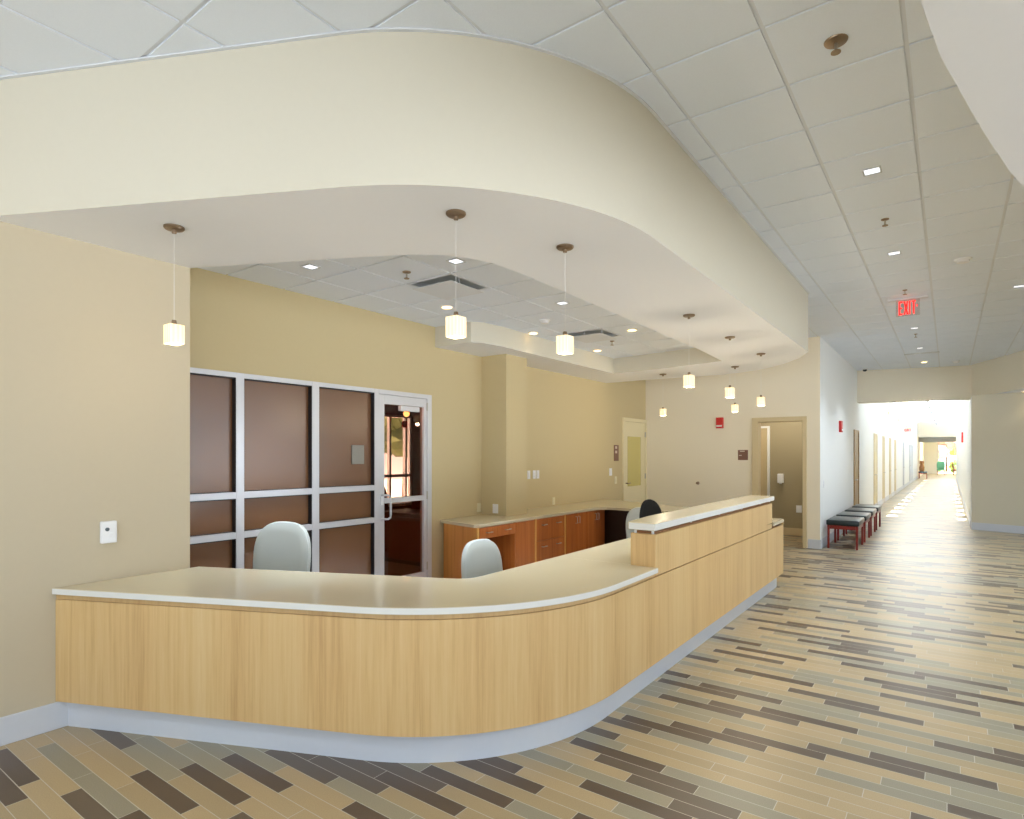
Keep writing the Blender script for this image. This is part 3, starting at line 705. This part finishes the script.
obj('housing', B(-.05, 0, -.1, .1, -.17, .17, .006), 'red', t); obj('strobe_lens', B(-.06, -.048, -.06, .06, -.08, -.05, .004), 'plastic', t)
t = thing('door_holder', 'small round metal door holder on the cream wall', 'door stop', (-3.758, 11.0, 1.037))
q = lathe(bmesh.new(), [(.03, 0), (.028, .012), (.016, .02), (.016, .05), (.022, .06)], 16); bmesh.ops.rotate(q, cent=(0, 0, 0), matrix=Matrix.Rotation(PI / 2, 3, 'X'), verts=q.verts[:]); obj('body', q, 'bronze', t, True)
wall_plate('grey switch on the white corridor wall near its corner', -1.72, 11.33, 1.064, .08, .13, 'plastic', 'switch')
wall_plate('white outlet low on the olive wall past the doorway', 12.6, -2.337, .514, .10, .14, 'plastic', 'outlet', axis='y')
t = thing('dispenser', 'small white wall box on the olive wall past the doorway', 'dispenser', (-2.66, 12.6, 1.10))
obj('housing', B(-.055, .055, -.08, 0, -.09, .09, .012), 'plastic', t); obj('nozzle', B(-.02, .02, -.07, -.03, -.11, -.09, .004), 'vent_grey', t)

# ivory door in the yellow wall
d = thing('door_4', 'ivory door with a tall yellowish glass light in the corner of the yellow wall', 'door', (XY, 10.55, 0), 0, None, 'structure')
Y0, Y1 = 9.955, 11.0
bm = bmesh.new(); box(bm, XY, XY + .03, Y0, Y0 + .065, 0, 2.24, .003); box(bm, XY, XY + .03, Y1 - .065, Y1 - .001, 0, 2.24, .003); box(bm, XY, XY + .03, Y0 + .065, Y1 - .065, 2.175, 2.24, .003)
part('door_frame', bm, 'ivory_door', d)
bm = bmesh.new(); a, b = Y0 + .07, Y1 - .07
box(bm, XY, XY + .015, a, Y0 + .19, .01, 2.17); box(bm, XY, XY + .015, Y1 - .26, b, .01, 2.17); box(bm, XY, XY + .015, Y0 + .19, Y1 - .26, 1.90, 2.17); box(bm, XY, XY + .015, Y0 + .19, Y1 - .26, .01, .975)
part('door_leaf', bm, 'ivory_door', d); part('pane', B(XY, XY + .008, Y0 + .19, Y1 - .26, .975, 1.90), 'door_glass', d)
bm = bmesh.new(); tube(bm, [(XY + .015, Y0 + .12, 1.04), (XY + .06, Y0 + .12, 1.04), (XY + .065, Y0 + .15, 1.04), (XY + .06, Y0 + .23, 1.04)], .011, 8); part('door_handle', bm, 'bronze', d, True)
for z in (.3, 1.15, 1.95): part('hinge', B(XY + .015, XY + .034, Y1 - .085, Y1 - .06, z - .05, z + .05), 'metal', d)

# doors along the corridor
for k, (ya, yb, z, mt, lab) in enumerate(((15.3, 16.15, 2.13, 'oak_door', 'brown wood door on the left corridor wall just under the header'), (19.7, 20.6, 2.17, 'pale_door', 'pale door on the left corridor wall, first past the header'),
        (22.5, 23.1, 2.17, 'pale_door', 'pale door on the left corridor wall, second past the header'), (25.1, 25.8, 2.17, 'pale_door', 'pale door on the left corridor wall, third past the header'),
        (27.7, 28.3, 2.16, 'pale_door', 'pale door on the left corridor wall, fourth past the header'), (33.0, 33.7, 2.16, 'grey_door', 'grey door on the left corridor wall, nearer of two grey ones'), (38.6, 42.0, 2.13, 'grey_door', 'wide grey door far down the left corridor wall'))):
    d = thing('door_%d' % (5 + k), lab, 'door', (-1.72, (ya + yb) / 2, 0), 0, None, 'structure')
    part('door_leaf', B(-1.72, -1.713, ya + .04, yb - .04, .005, z - .04), mt, d)
    bm = bmesh.new(); box(bm, -1.72, -1.70, ya, ya + .04, 0, z); box(bm, -1.72, -1.70, yb - .04, yb, 0, z); box(bm, -1.72, -1.70, ya + .04, yb - .04, z - .04, z); part('door_frame', bm, mt, d)
    bm = bmesh.new(); tube(bm, [(-1.713, ya + .1, 1.0), (-1.66, ya + .1, 1.0), (-1.66, ya + .21, 1.0)], .01, 8); part('door_handle', bm, 'metal', d)

# ------------------------------------------------------------------ benches
def bench(label, loc, grp):
    t = thing('bench', label, 'bench', loc, 0, grp)       # origin at front left corner on the floor; x .45 wide, y .78 deep
    obj('cushion', B(-.015, .465, -.015, .795, .385, .475, .02, 3), 'teal', t, True)
    bm = bmesh.new(); box(bm, .035, .415, .005, .03, .325, .385); box(bm, .035, .415, .75, .775, .325, .385); box(bm, .005, .03, .035, .745, .325, .385); box(bm, .42, .445, .035, .745, .325, .385)
    obj('apron', bm, 'mahogany', t)
    for x in (0, .416):
        for y in (0, .746): obj('leg', B(x, x + .034, y, y + .034, 0, .385, .004), 'mahogany', t)
    return t
pl = 'dark cushioned red legged bench against the white corridor wall, '
b0 = bench(pl + 'first of four from the lobby', (-1.645, 11.2, 0), 'benches in the corridor')
for y, q in ((12.28, 'second of four'), (13.36, 'third of four'), (14.45, 'last of four')): dup(b0, (-1.645, y, 0), label=pl + q)
b = bench('dark bench standing at the far end of the corridor', (-1.62, 48.0, 0), None)
t = thing('vase', 'tall brown object standing on the dark bench at the corridor end', 'vase', (-1.46, 48.4, .475))
obj('body', lathe(bmesh.new(), [(.10, 0), (.14, .06), (.15, .28), (.10, .46), (.13, .56), (.12, .68)], 20), 'vase', t, True); obj('rim', lathe(bmesh.new(), [(.12, .675), (.135, .69), (.12, .705)], 20), 'brown_sign', t, True)
# far lounge furniture
def lounge_chair(label, loc, rz, mat):
    t = thing('armchair', label, 'chair', loc, rz)
    obj('seat', B(-.27, .27, -.28, .26, .34, .46, .03, 3), mat, t, True)
    q = chair_back(.27, .62, .08, 4, .1, .12); bmesh.ops.translate(q, verts=q.verts[:], vec=(0, .25, .46)); obj('backrest', q, mat, t, True)
    for x in (-.24, .21):
        for y in (-.26, .21): obj('leg', B(x, x + .04, y, y + .04, 0, .34), 'mahogany', t)
lounge_chair('green chair in front of the far garden window', (-.52, 59.0, 0), PI, 'green_chair')
lounge_chair('red brown chair at the right edge of the far garden window', (.52, 58.6, 0), PI / 2, 'mahogany')
t = thing('side_table', 'small orange table between the two chairs by the far window', 'table', (.06, 59.2, 0))
obj('tabletop', B(-.3, .3, -.25, .25, .66, .70, .006), 'orange', t)
for x in (-.27, .23):
    for y in (-.22, .18): obj('leg', B(x, x + .04, y, y + .04, 0, .66), 'orange', t)

# ------------------------------------------------------------------ ceiling fittings
def pendant(label, x, y):
    t = thing('pendant_lamp', label, 'pendant lamp', (x, y, ZS), 0, 'cube pendants over the desk')
    obj('canopy', lathe(bmesh.new(), [(.052, 0), (.052, -.008), (.046, -.014), (.012, -.018), (.012, -.035)], 24), 'bronze', t, True)
    bm = bmesh.new(); tube(bm, [(0, 0, -.03), (0, 0, -.53)], .0010, 6); obj('cord', bm, 'soffit', t, True)
    bm = bmesh.new(); lathe(bm, [(.011, -.51), (.014, -.53), (.014, -.56)], 14); obj('socket', bm, 'bronze', t, True)
    bm = bmesh.new(); box(bm, -.040, .040, -.040, .040, -.642, -.536, .006, 3); obj('shade', bm, 'shade', t, True)
    return t
p0 = pendant('glowing cube pendant hanging in front of the sand wall above the near desk end', -3.426, 1.557)
for x, y, q in ((-2.054, 2.324, 'glowing cube pendant hanging before the square air diffuser at the desk corner'), (-1.856, 3.082, 'glowing cube pendant next right of the one before the diffuser'),
                (-1.87, 5.237, 'glowing cube pendant below the far corner of the ceiling recess'), (-1.868, 6.465, 'glowing cube pendant up and right of the red strobe on the cream wall'),
                (-1.863, 7.737, 'glowing cube pendant nearest the doorway, above its left jamb'), (-2.431, 8.653, 'small glowing cube pendant low, just above right of the red strobe'), (-3.549, 8.799, 'small glowing cube pendant nearest the ivory door')):
    dup(p0, (x, y, ZS), label=q)

def square_light(label, x, y, z, lit, grp):
    if z == ZC: x, y = x * KC, y * KC
    t = thing('ceiling_light', label, 'ceiling light', (x, y, z), 0, grp)
    bm = bmesh.new(); r, w_ = .055, .010
    for a in ((-r, r, -r, -r + w_), (-r, r, r - w_, r), (-r, -r + w_, -r + w_, r - w_), (r - w_, r, -r + w_, r - w_)): box(bm, *a, -.006, .006)
    obj('trim_ring', bm, 'vent_grey', t); obj('lens', B(-r + w_, r - w_, -r + w_, r - w_, -.001, .004), 'lens' if lit else 'plastic', t)
    return t
for y, q in ((4.76, 'square recessed light in the lobby ceiling, nearest of its row'), (6.82, 'square recessed light second along the lobby ceiling row, before the exit sign'), (11.02, 'square recessed light just beyond the exit sign'), (13.13, 'square recessed light farthest along the lobby ceiling row')):
    square_light(q, -.425, y, ZC, True, 'square lights in the lobby ceiling')
square_light('square recessed light at the right edge of the lobby ceiling', .65, 9.0, ZC, True, 'square lights in the lobby ceiling')
for x, y, q in ((-4.04, 2.86, 'square recessed fixture in the desk ceiling near the glazed partition'), (-3.03, 3.43, 'square recessed fixture in the desk ceiling in front of the air diffuser'), (-3.03, 4.98, 'square recessed fixture in the desk ceiling between the two diffusers')):
    square_light(q, x, y, ZF, True, 'square fixtures over the desk')

def downlight(label, x, y, z, grp, r=.06):
    if z == ZC: x, y = x * KC, y * KC
    t = thing('downlight', label, 'downlight', (x, y, z), 0, grp)
    bm = bmesh.new(); lathe(bm, [(r, .004), (r, -.004), (r * .8, -.006)], 24); obj('trim_ring', bm, 'bulb' if False else 'plastic', t, True)
    bm = bmesh.new(); lathe(bm, [(r * .82, -.0065), (r * .80, -.009)], 24); obj('lens', bm, 'bulb', t, True)
    return t
DL = [(-4.045, 4.44, 'warm downlight left of the nearer air diffuser'), (-4.06, 6.0, 'warm downlight near the pilaster, left of the smoke detector'), (-4.005, 7.53, 'warm downlight behind the farther air diffuser'), (-3.02, 6.54, 'warm downlight right of the farther air diffuser')]
for x, y, q in DL: downlight(q, x, y, ZF, 'warm downlights over the desk')
downlight('warm downlight in the lobby ceiling close to the corridor header', -.42, 15.15, ZC, None)
downlight('warm downlight under the right soffit beside the corridor', 1.2, 15.3, ZS, None)

def sprinkler(label, x, y, z, R=.05):
    if z == ZC: x, y = x * KC, y * KC
    t = thing('sprinkler', label, 'sprinkler', (x, y, z), 0, 'ceiling sprinklers')
    obj('escutcheon', lathe(bmesh.new(), [(R, 0), (R * .95, -.006), (R * .5, -.010), (.012, -.012)], 20), 'bronze', t, True)
    bm = bmesh.new(); tube(bm, [(0, 0, -.01), (0, 0, -.05)], .007, 8); obj('stem', bm, 'metal', t, True)
    obj('deflector', lathe(bmesh.new(), [(.022, -.052), (.022, -.056)], 16), 'bronze', t)
for x, y, z, r, q in ((-.429, 3.17, ZC, .052, 'bronze sprinkler head nearest the top edge of the lobby ceiling'), (-.425, 5.80, ZC, .03, 'small sprinkler between the first two square lights of the lobby ceiling'), (-.418, 8.42, ZC, .025, 'small sprinkler just before the exit sign'),
                      (-.43, 11.57, ZC, .025, 'small sprinkler beyond the exit sign'), (-3.533, 3.40, ZF, .035, 'sprinkler in the desk ceiling left of the nearer diffuser'), (-3.52, 7.02, ZF, .03, 'sprinkler in the desk ceiling beyond the farther diffuser')):
    sprinkler(q, x, y, z, r)
def detector(label, x, y, z, r=.06):
    if z == ZC: x, y = x * KC, y * KC
    t = thing('smoke_detector', label, 'smoke detector', (x, y, z), 0, 'smoke detectors')
    obj('base', lathe(bmesh.new(), [(r, .004), (r, -.012), (r * .9, -.016)], 24), 'plastic', t, True); obj('sensor_head', lathe(bmesh.new(), [(r * .75, -.014), (r * .7, -.036), (r * .4, -.042)], 24), 'plastic', t, True)
detector('white smoke detector in the desk ceiling between the diffusers', -3.57, 5.5, ZF)
detector('pale smoke detector in the lobby ceiling right of the exit sign', .113, 7.43, ZC, .075)
detector('small smoke detector in the lobby ceiling near the corridor header', .118, 15.38, ZC, .07)
t = thing('security_camera', 'small black dome camera on the ceiling by the corridor wall', 'camera', (-1.54, 15.7, ZC)); obj('base', lathe(bmesh.new(), [(.06, .004), (.06, -.012), (.05, -.02)], 20), 'plastic', t, True)
obj('dome', lathe(bmesh.new(), [(.046, -.018), (.04, -.045), (.022, -.06), (.005, -.064)], 20), 'black', t, True)

def diffuser(label, x, y):
    t = thing('air_diffuser', label, 'air vent', (x, y, ZF), 0, 'square air diffusers over the desk'); h = T / 2 - .004
    bm = bmesh.new(); f = .022
    for a in ((-h, h, -h, -h + f), (-h, h, h - f, h), (-h, -h + f, -h + f, h - f), (h - f, h, -h + f, h - f)): box(bm, *a, -.003, .012)
    obj('frame', bm, 'grid', t)
    bm = bmesh.new(); q = h - f
    for a in ((-q, q, -q, -q + .004), (-q, q, q - .004, q), (-q, -q + .004, -q, q), (q - .004, q, -q, q)): box(bm, *a, .0, .05)
    box(bm, -q, q, -q, q, .05, .054); obj('plenum_box', bm, 'vent_grey', t)
    q2 = h * .86; bm = bmesh.new(); lo = [(-q2, -q2), (q2, -q2), (q2, q2), (-q2, q2)]
    box(bm, -q2, q2, -q2, q2, -.044, -.038, .003)
    for a in (-.12, .12): box(bm, a - .006, a + .006, -.006, .006, -.04, .052)
    obj('face_plate', bm, 'grid', t)
diffuser('square air diffuser in the desk ceiling, the nearer of two', -3.53, 3.9); diffuser('square air diffuser in the desk ceiling, the farther of two', -3.53, 3.9 + 5 * T)
t = thing('linear_vent', 'narrow strip vent across the lobby ceiling just before the corridor header', 'air vent', (-.424, 13.95, ZC))
obj('frame', B(-.28, .28, -.07, .07, -.006, .002), 'vent_grey', t); obj('blade', B(-.27, .27, -.02, .02, -.010, -.005), 'grid', t)

# exit sign
t = thing('exit_sign', 'clear panel sign with red EXIT lettering hanging from the lobby ceiling', 'exit sign', (-.424, 8.94, ZC))
obj('canopy', B(-.20, .22, -.045, .045, -.026, 0, .006), 'grid', t)
obj('sign_panel', B(-.115, .135, -.004, .004, -.225, -.026), 'acrylic', t)
def bar(bm, x0, z0, x1, z1, w_):
    d_ = Vector((x1 - x0, 0, z1 - z0)).normalized(); n_ = Vector((-d_.z, 0, d_.x)) * w_ / 2
    a, b = Vector((x0, 0, z0)), Vector((x1, 0, z1))
    for yy in (0,):
        vs = [bm.verts.new(p + Vector((0, y_, 0))) for y_ in (-.009, -.0045) for p in (a + n_, b + n_, b - n_, a - n_)]
        bm.faces.new(vs[:4]); bm.faces.new(vs[4:][::-1])
        for k in range(4): bm.faces.new((vs[k], vs[(k + 1) % 4], vs[(k + 1) % 4 + 4], vs[k + 4]))
bm = bmesh.new(); zt, zb_, s_ = -.050, -.200, .015
zm = (zt + zb_) / 2; e_ = s_ / 2
bar(bm, -.078, zt + e_, -.078, zb_ - e_, s_); bar(bm, -.078, zt, -.044, zt, s_); bar(bm, -.078, zm, -.048, zm, s_); bar(bm, -.078, zb_, -.044, zb_, s_)
bar(bm, -.026, zt + e_, .008, zb_ - e_, s_ * 1.05); bar(bm, .008, zt + e_, -.026, zb_ - e_, s_ * 1.05)
bar(bm, .030, zt + e_, .030, zb_ - e_, s_)
bar(bm, .052, zt, .092, zt, s_); bar(bm, .072, zt, .072, zb_ - e_, s_)
bar(bm, .100, zm + .03, .110, zm + .016, .008); bar(bm, .100, zm + .002, .110, zm + .016, .008)
bmesh.ops.recalc_face_normals(bm, faces=bm.faces[:]); obj('lettering', bm, 'exit', t)
t = thing('exit_sign', 'small red exit sign far down the corridor near the ceiling', 'exit sign', (-1.2, 26.0, 2.54)); t.scale = (.55, 1, .6)
obj('sign_panel', B(-.20, .20, -.01, .01, -.22, 0), 'plastic', t); obj('hanger', B(-.01, .01, -.01, .01, 0, 2.15), 'grid', t)
bm = bmesh.new()
bar(bm, -.17, -.02, -.17, -.20, .03); bar(bm, -.17, -.035, -.10, -.035, .03); bar(bm, -.17, -.11, -.11, -.11, .03); bar(bm, -.17, -.185, -.10, -.185, .03)
bar(bm, -.08, -.02, -.01, -.20, .03); bar(bm, -.01, -.02, -.08, -.20, .03); bar(bm, .03, -.02, .03, -.20, .03); bar(bm, .07, -.035, .17, -.035, .03); bar(bm, .12, -.03, .12, -.20, .03)
for v in bm.verts: v.co.y *= 2.4
obj('lettering', bm, 'exit', t)
t = thing('added_strip_light', 'long strip light added under the corridor ceiling to brighten it', 'strip light', (-.66, 33, 3.85))  # fitting added to brighten the corridor
obj('housing', B(-.05, .05, -15.6, 15.6, -.30, -.24, .004), 'grid', t); obj('lens', B(-.046, .046, -15.58, 15.58, -.24, -.235), 'lens', t)
bm = bmesh.new()
for k in range(9): box(bm, -.006, .006, -14.4 + k * 3.6, -14.39 + k * 3.6, -.24, 0)
obj('hanger', bm, 'grid', t)
# sconces high on the left corridor wall
def sconce(label, y):
    t = thing('wall_sconce', label, 'wall lamp', (-1.72, y, 3.02), 0, 'sconces along the corridor')
    obj('bracket', B(0, .05, -.04, .04, -.06, .06), 'metal', t); bm = bmesh.new(); lathe(bm, [(.05, -.14), (.10, -.05), (.12, .08)], 18, (.14, 0)); obj('shade', bm, 'sconce', t, True)
    return t
for y, q in ((24.66, 'glowing sconce on the left corridor wall, nearest of three'), (29.75, 'glowing sconce on the left corridor wall, middle of three'), (35.5, 'glowing sconce on the left corridor wall, farthest of three')): sconce(q, y)

# ------------------------------------------------------------------ light
def area(name, loc, rot, sx, sy, power, col=(1, 1, 1), portal=False, spread=None):
    l = bpy.data.lights.new(name, 'AREA'); l.shape = 'RECTANGLE'; l.size = sx; l.size_y = sy; l.energy = power; l.color = col
    if portal: l.cycles.is_portal = True
    if spread: l.spread = spread
    o = bpy.data.objects.new(name, l); COL.objects.link(o); o.location = loc; o.rotation_euler = rot
    return o
SKY, GROUND_FILL = 1.9, 5.0
wd = bpy.data.worlds.new('daylight'); S.world = wd; wd.use_nodes = True
wn = wd.node_tree; bg = wn.nodes['Background']; bg.inputs[1].default_value = 1
gx = N(wn, 'ShaderNodeTexCoord'); sx = N(wn, 'ShaderNodeSeparateXYZ'); wn.links.new(gx.outputs['Generated'], sx.inputs[0])
mr = N(wn, 'ShaderNodeMapRange'); mr.inputs[1].default_value = -.06; mr.inputs[2].default_value = .06; wn.links.new(sx.outputs[2], mr.inputs[0])
mx = N(wn, 'ShaderNodeMix', data_type='RGBA'); wn.links.new(mr.outputs[0], mx.inputs[0])
mx.inputs[6].default_value = tuple(GROUND_FILL * c for c in (.86, .93, 1.0)) + (1,)     # lower half brightened to light the ceilings, in place of paving
mx.inputs[7].default_value = tuple(SKY * c for c in (.72, .86, 1.0)) + (1,)       # sky
wn.links.new(mx.outputs[2], bg.inputs[0])
area('portal_lobby', (1.0, -5.04, 1.7), (PI / 2, 0, 0), 10.1, 3.2, 1, portal=True)
area('portal_side', (5.99, 3.0, 1.45), (0, PI / 2, 0), 2.6, 16, 1, portal=True)
area('portal_clerestory', (.384, 32.5, 3.3), (0, PI / 2, 0), .9, 33, 1, portal=True)
area('portal_lounge', (1.4, 61.98, 1.55), (PI / 2, 0, PI), 4.2, 2.9, 1, portal=True)
area('portal_office', (-9.6, 8.86, 1.4), (0, -PI / 2, 0), 2.0, .9, 1, portal=True)
sun = bpy.data.lights.new('sun', 'SUN'); sun.energy = 60; sun.angle = .01; sun.color = (1, .96, .88)
so = bpy.data.objects.new('sun', sun); COL.objects.link(so); so.rotation_euler = (math.radians(4), math.radians(-1), 0)

def spot(name, loc, power, col, ang=120, r=.05, blend=.8):
    l = bpy.data.lights.new(name, 'SPOT'); l.energy = power; l.color = col; l.spot_size = math.radians(ang); l.spot_blend = blend; l.shadow_soft_size = r
    o = bpy.data.objects.new(name, l); COL.objects.link(o); o.location = loc
WARM = (1, .80, .52)
for x, y, q in DL: spot('downlight_beam', (x, y, ZF - .015), 9, WARM, 70)
COOL = (.80, .90, 1)
for y in (4.76, 6.82, 11.02, 13.13): spot('ceiling_light_beam', (-.425 * KC, y * KC, ZC - .012), 210, COOL, 105 if y < 10 else 120)
spot('ceiling_light_beam', (.65 * KC, 9.0 * KC, ZC - .012), 210, COOL, 105)
for x, y in ((1.2, 1.0), (3.4, 1.0), (3.4, 4.5), (3.4, 8.0), (3.4, 11.5), (1.2, -2.5), (3.4, -2.5)): spot('added_soffit_spot', (x, y, ZS - .01), 150, COOL, 140)  # spots without fittings, added out of view for floor bounce
for x, y in ((-2.2, -.6), (-2.2, -3.0)): spot('added_ceiling_spot', (x, y, ZC - .01), 150, COOL, 130)  # two more unseen spots added to lift the lobby light
for x, y in ((-4.04, 2.86), (-3.03, 3.43), (-3.03, 4.98)): spot('desk_ceiling_beam', (x, y, ZF - .01), 210, COOL, 74)
for y in (19, 24, 29, 34, 39, 44): area('added_strip_glow', (-.66, y, 3.62), (PI, 0, 0), .09, 4.6, 3000, (.80, .90, 1))  # uplight added to flood the corridor ceiling
spot('downlight_beam', (-.424, 15.29, ZC - .015), 40, WARM, 130); spot('downlight_beam', (1.2, 15.3, ZS - .015), 6, WARM, 110)
for x, y in ((-3.426, 1.557), (-2.054, 2.324), (-1.856, 3.082), (-1.87, 5.237), (-1.868, 6.465), (-1.863, 7.737), (-2.431, 8.653), (-3.549, 8.799)):
    l = bpy.data.lights.new('pendant_glow', 'POINT'); l.energy = 3 if y < 4 else 9; l.color = (1, .84, .6); l.shadow_soft_size = .03
    o = bpy.data.objects.new('pendant_glow', l); COL.objects.link(o); o.location = (x, y, ZS - .69)
l = bpy.data.lights.new('office_fill', 'POINT'); l.energy = 130; l.color = (1, .88, .76); l.shadow_soft_size = .1  # unseen fill light added to brighten the dim room
o = bpy.data.objects.new('office_fill', l); COL.objects.link(o); o.location = (-7.2, 2.6, 2.75)
area('lounge_fill', (-.2, 55.5, 2.98), (0, 0, 0), 2.5, 5, 260, (1, .97, .92))  # fill light added to brighten the far lounge, no fitting
area('vestibule_fill', (-2.5, 11.9, 2.69), (0, 0, 0), .5, .5, 13, (1, .92, .8))  # fill light added so the room past the doorway shows
for y in (24.66, 29.75, 35.5):
    l = bpy.data.lights.new('sconce_glow', 'POINT'); l.energy = 20; l.color = (1, .92, .75); l.shadow_soft_size = .05
    o = bpy.data.objects.new('sconce_glow', l); COL.objects.link(o); o.location = (-1.55, y, 3.2)

# ------------------------------------------------------------------ camera
cam = bpy.data.cameras.new('camera'); cam.sensor_width = 36; cam.sensor_fit = 'HORIZONTAL'; cam.lens = 36 * 598.7 / 1024
cam.shift_y = (455.35 - 409.5) / 1024; cam.clip_start = .05; cam.clip_end = 300
co = bpy.data.objects.new('camera', cam); COL.objects.link(co); co.location = (0, 0, H); co.rotation_euler = (PI / 2, 0, math.radians(36.12))
S.camera = co
S.view_settings.view_transform = 'Standard'; S.view_settings.look = 'None'; S.view_settings.gamma = 1; S.view_settings.use_curve_mapping = False
S.view_settings.exposure = 0.18
S.cycles.use_denoising = True; S.cycles.max_bounces = 10; S.cycles.diffuse_bounces = 6; S.cycles.glossy_bounces = 4; S.cycles.transparent_max_bounces = 12
S.cycles.sample_clamp_indirect = 6; S.cycles.caustics_reflective = False; S.cycles.caustics_refractive = False
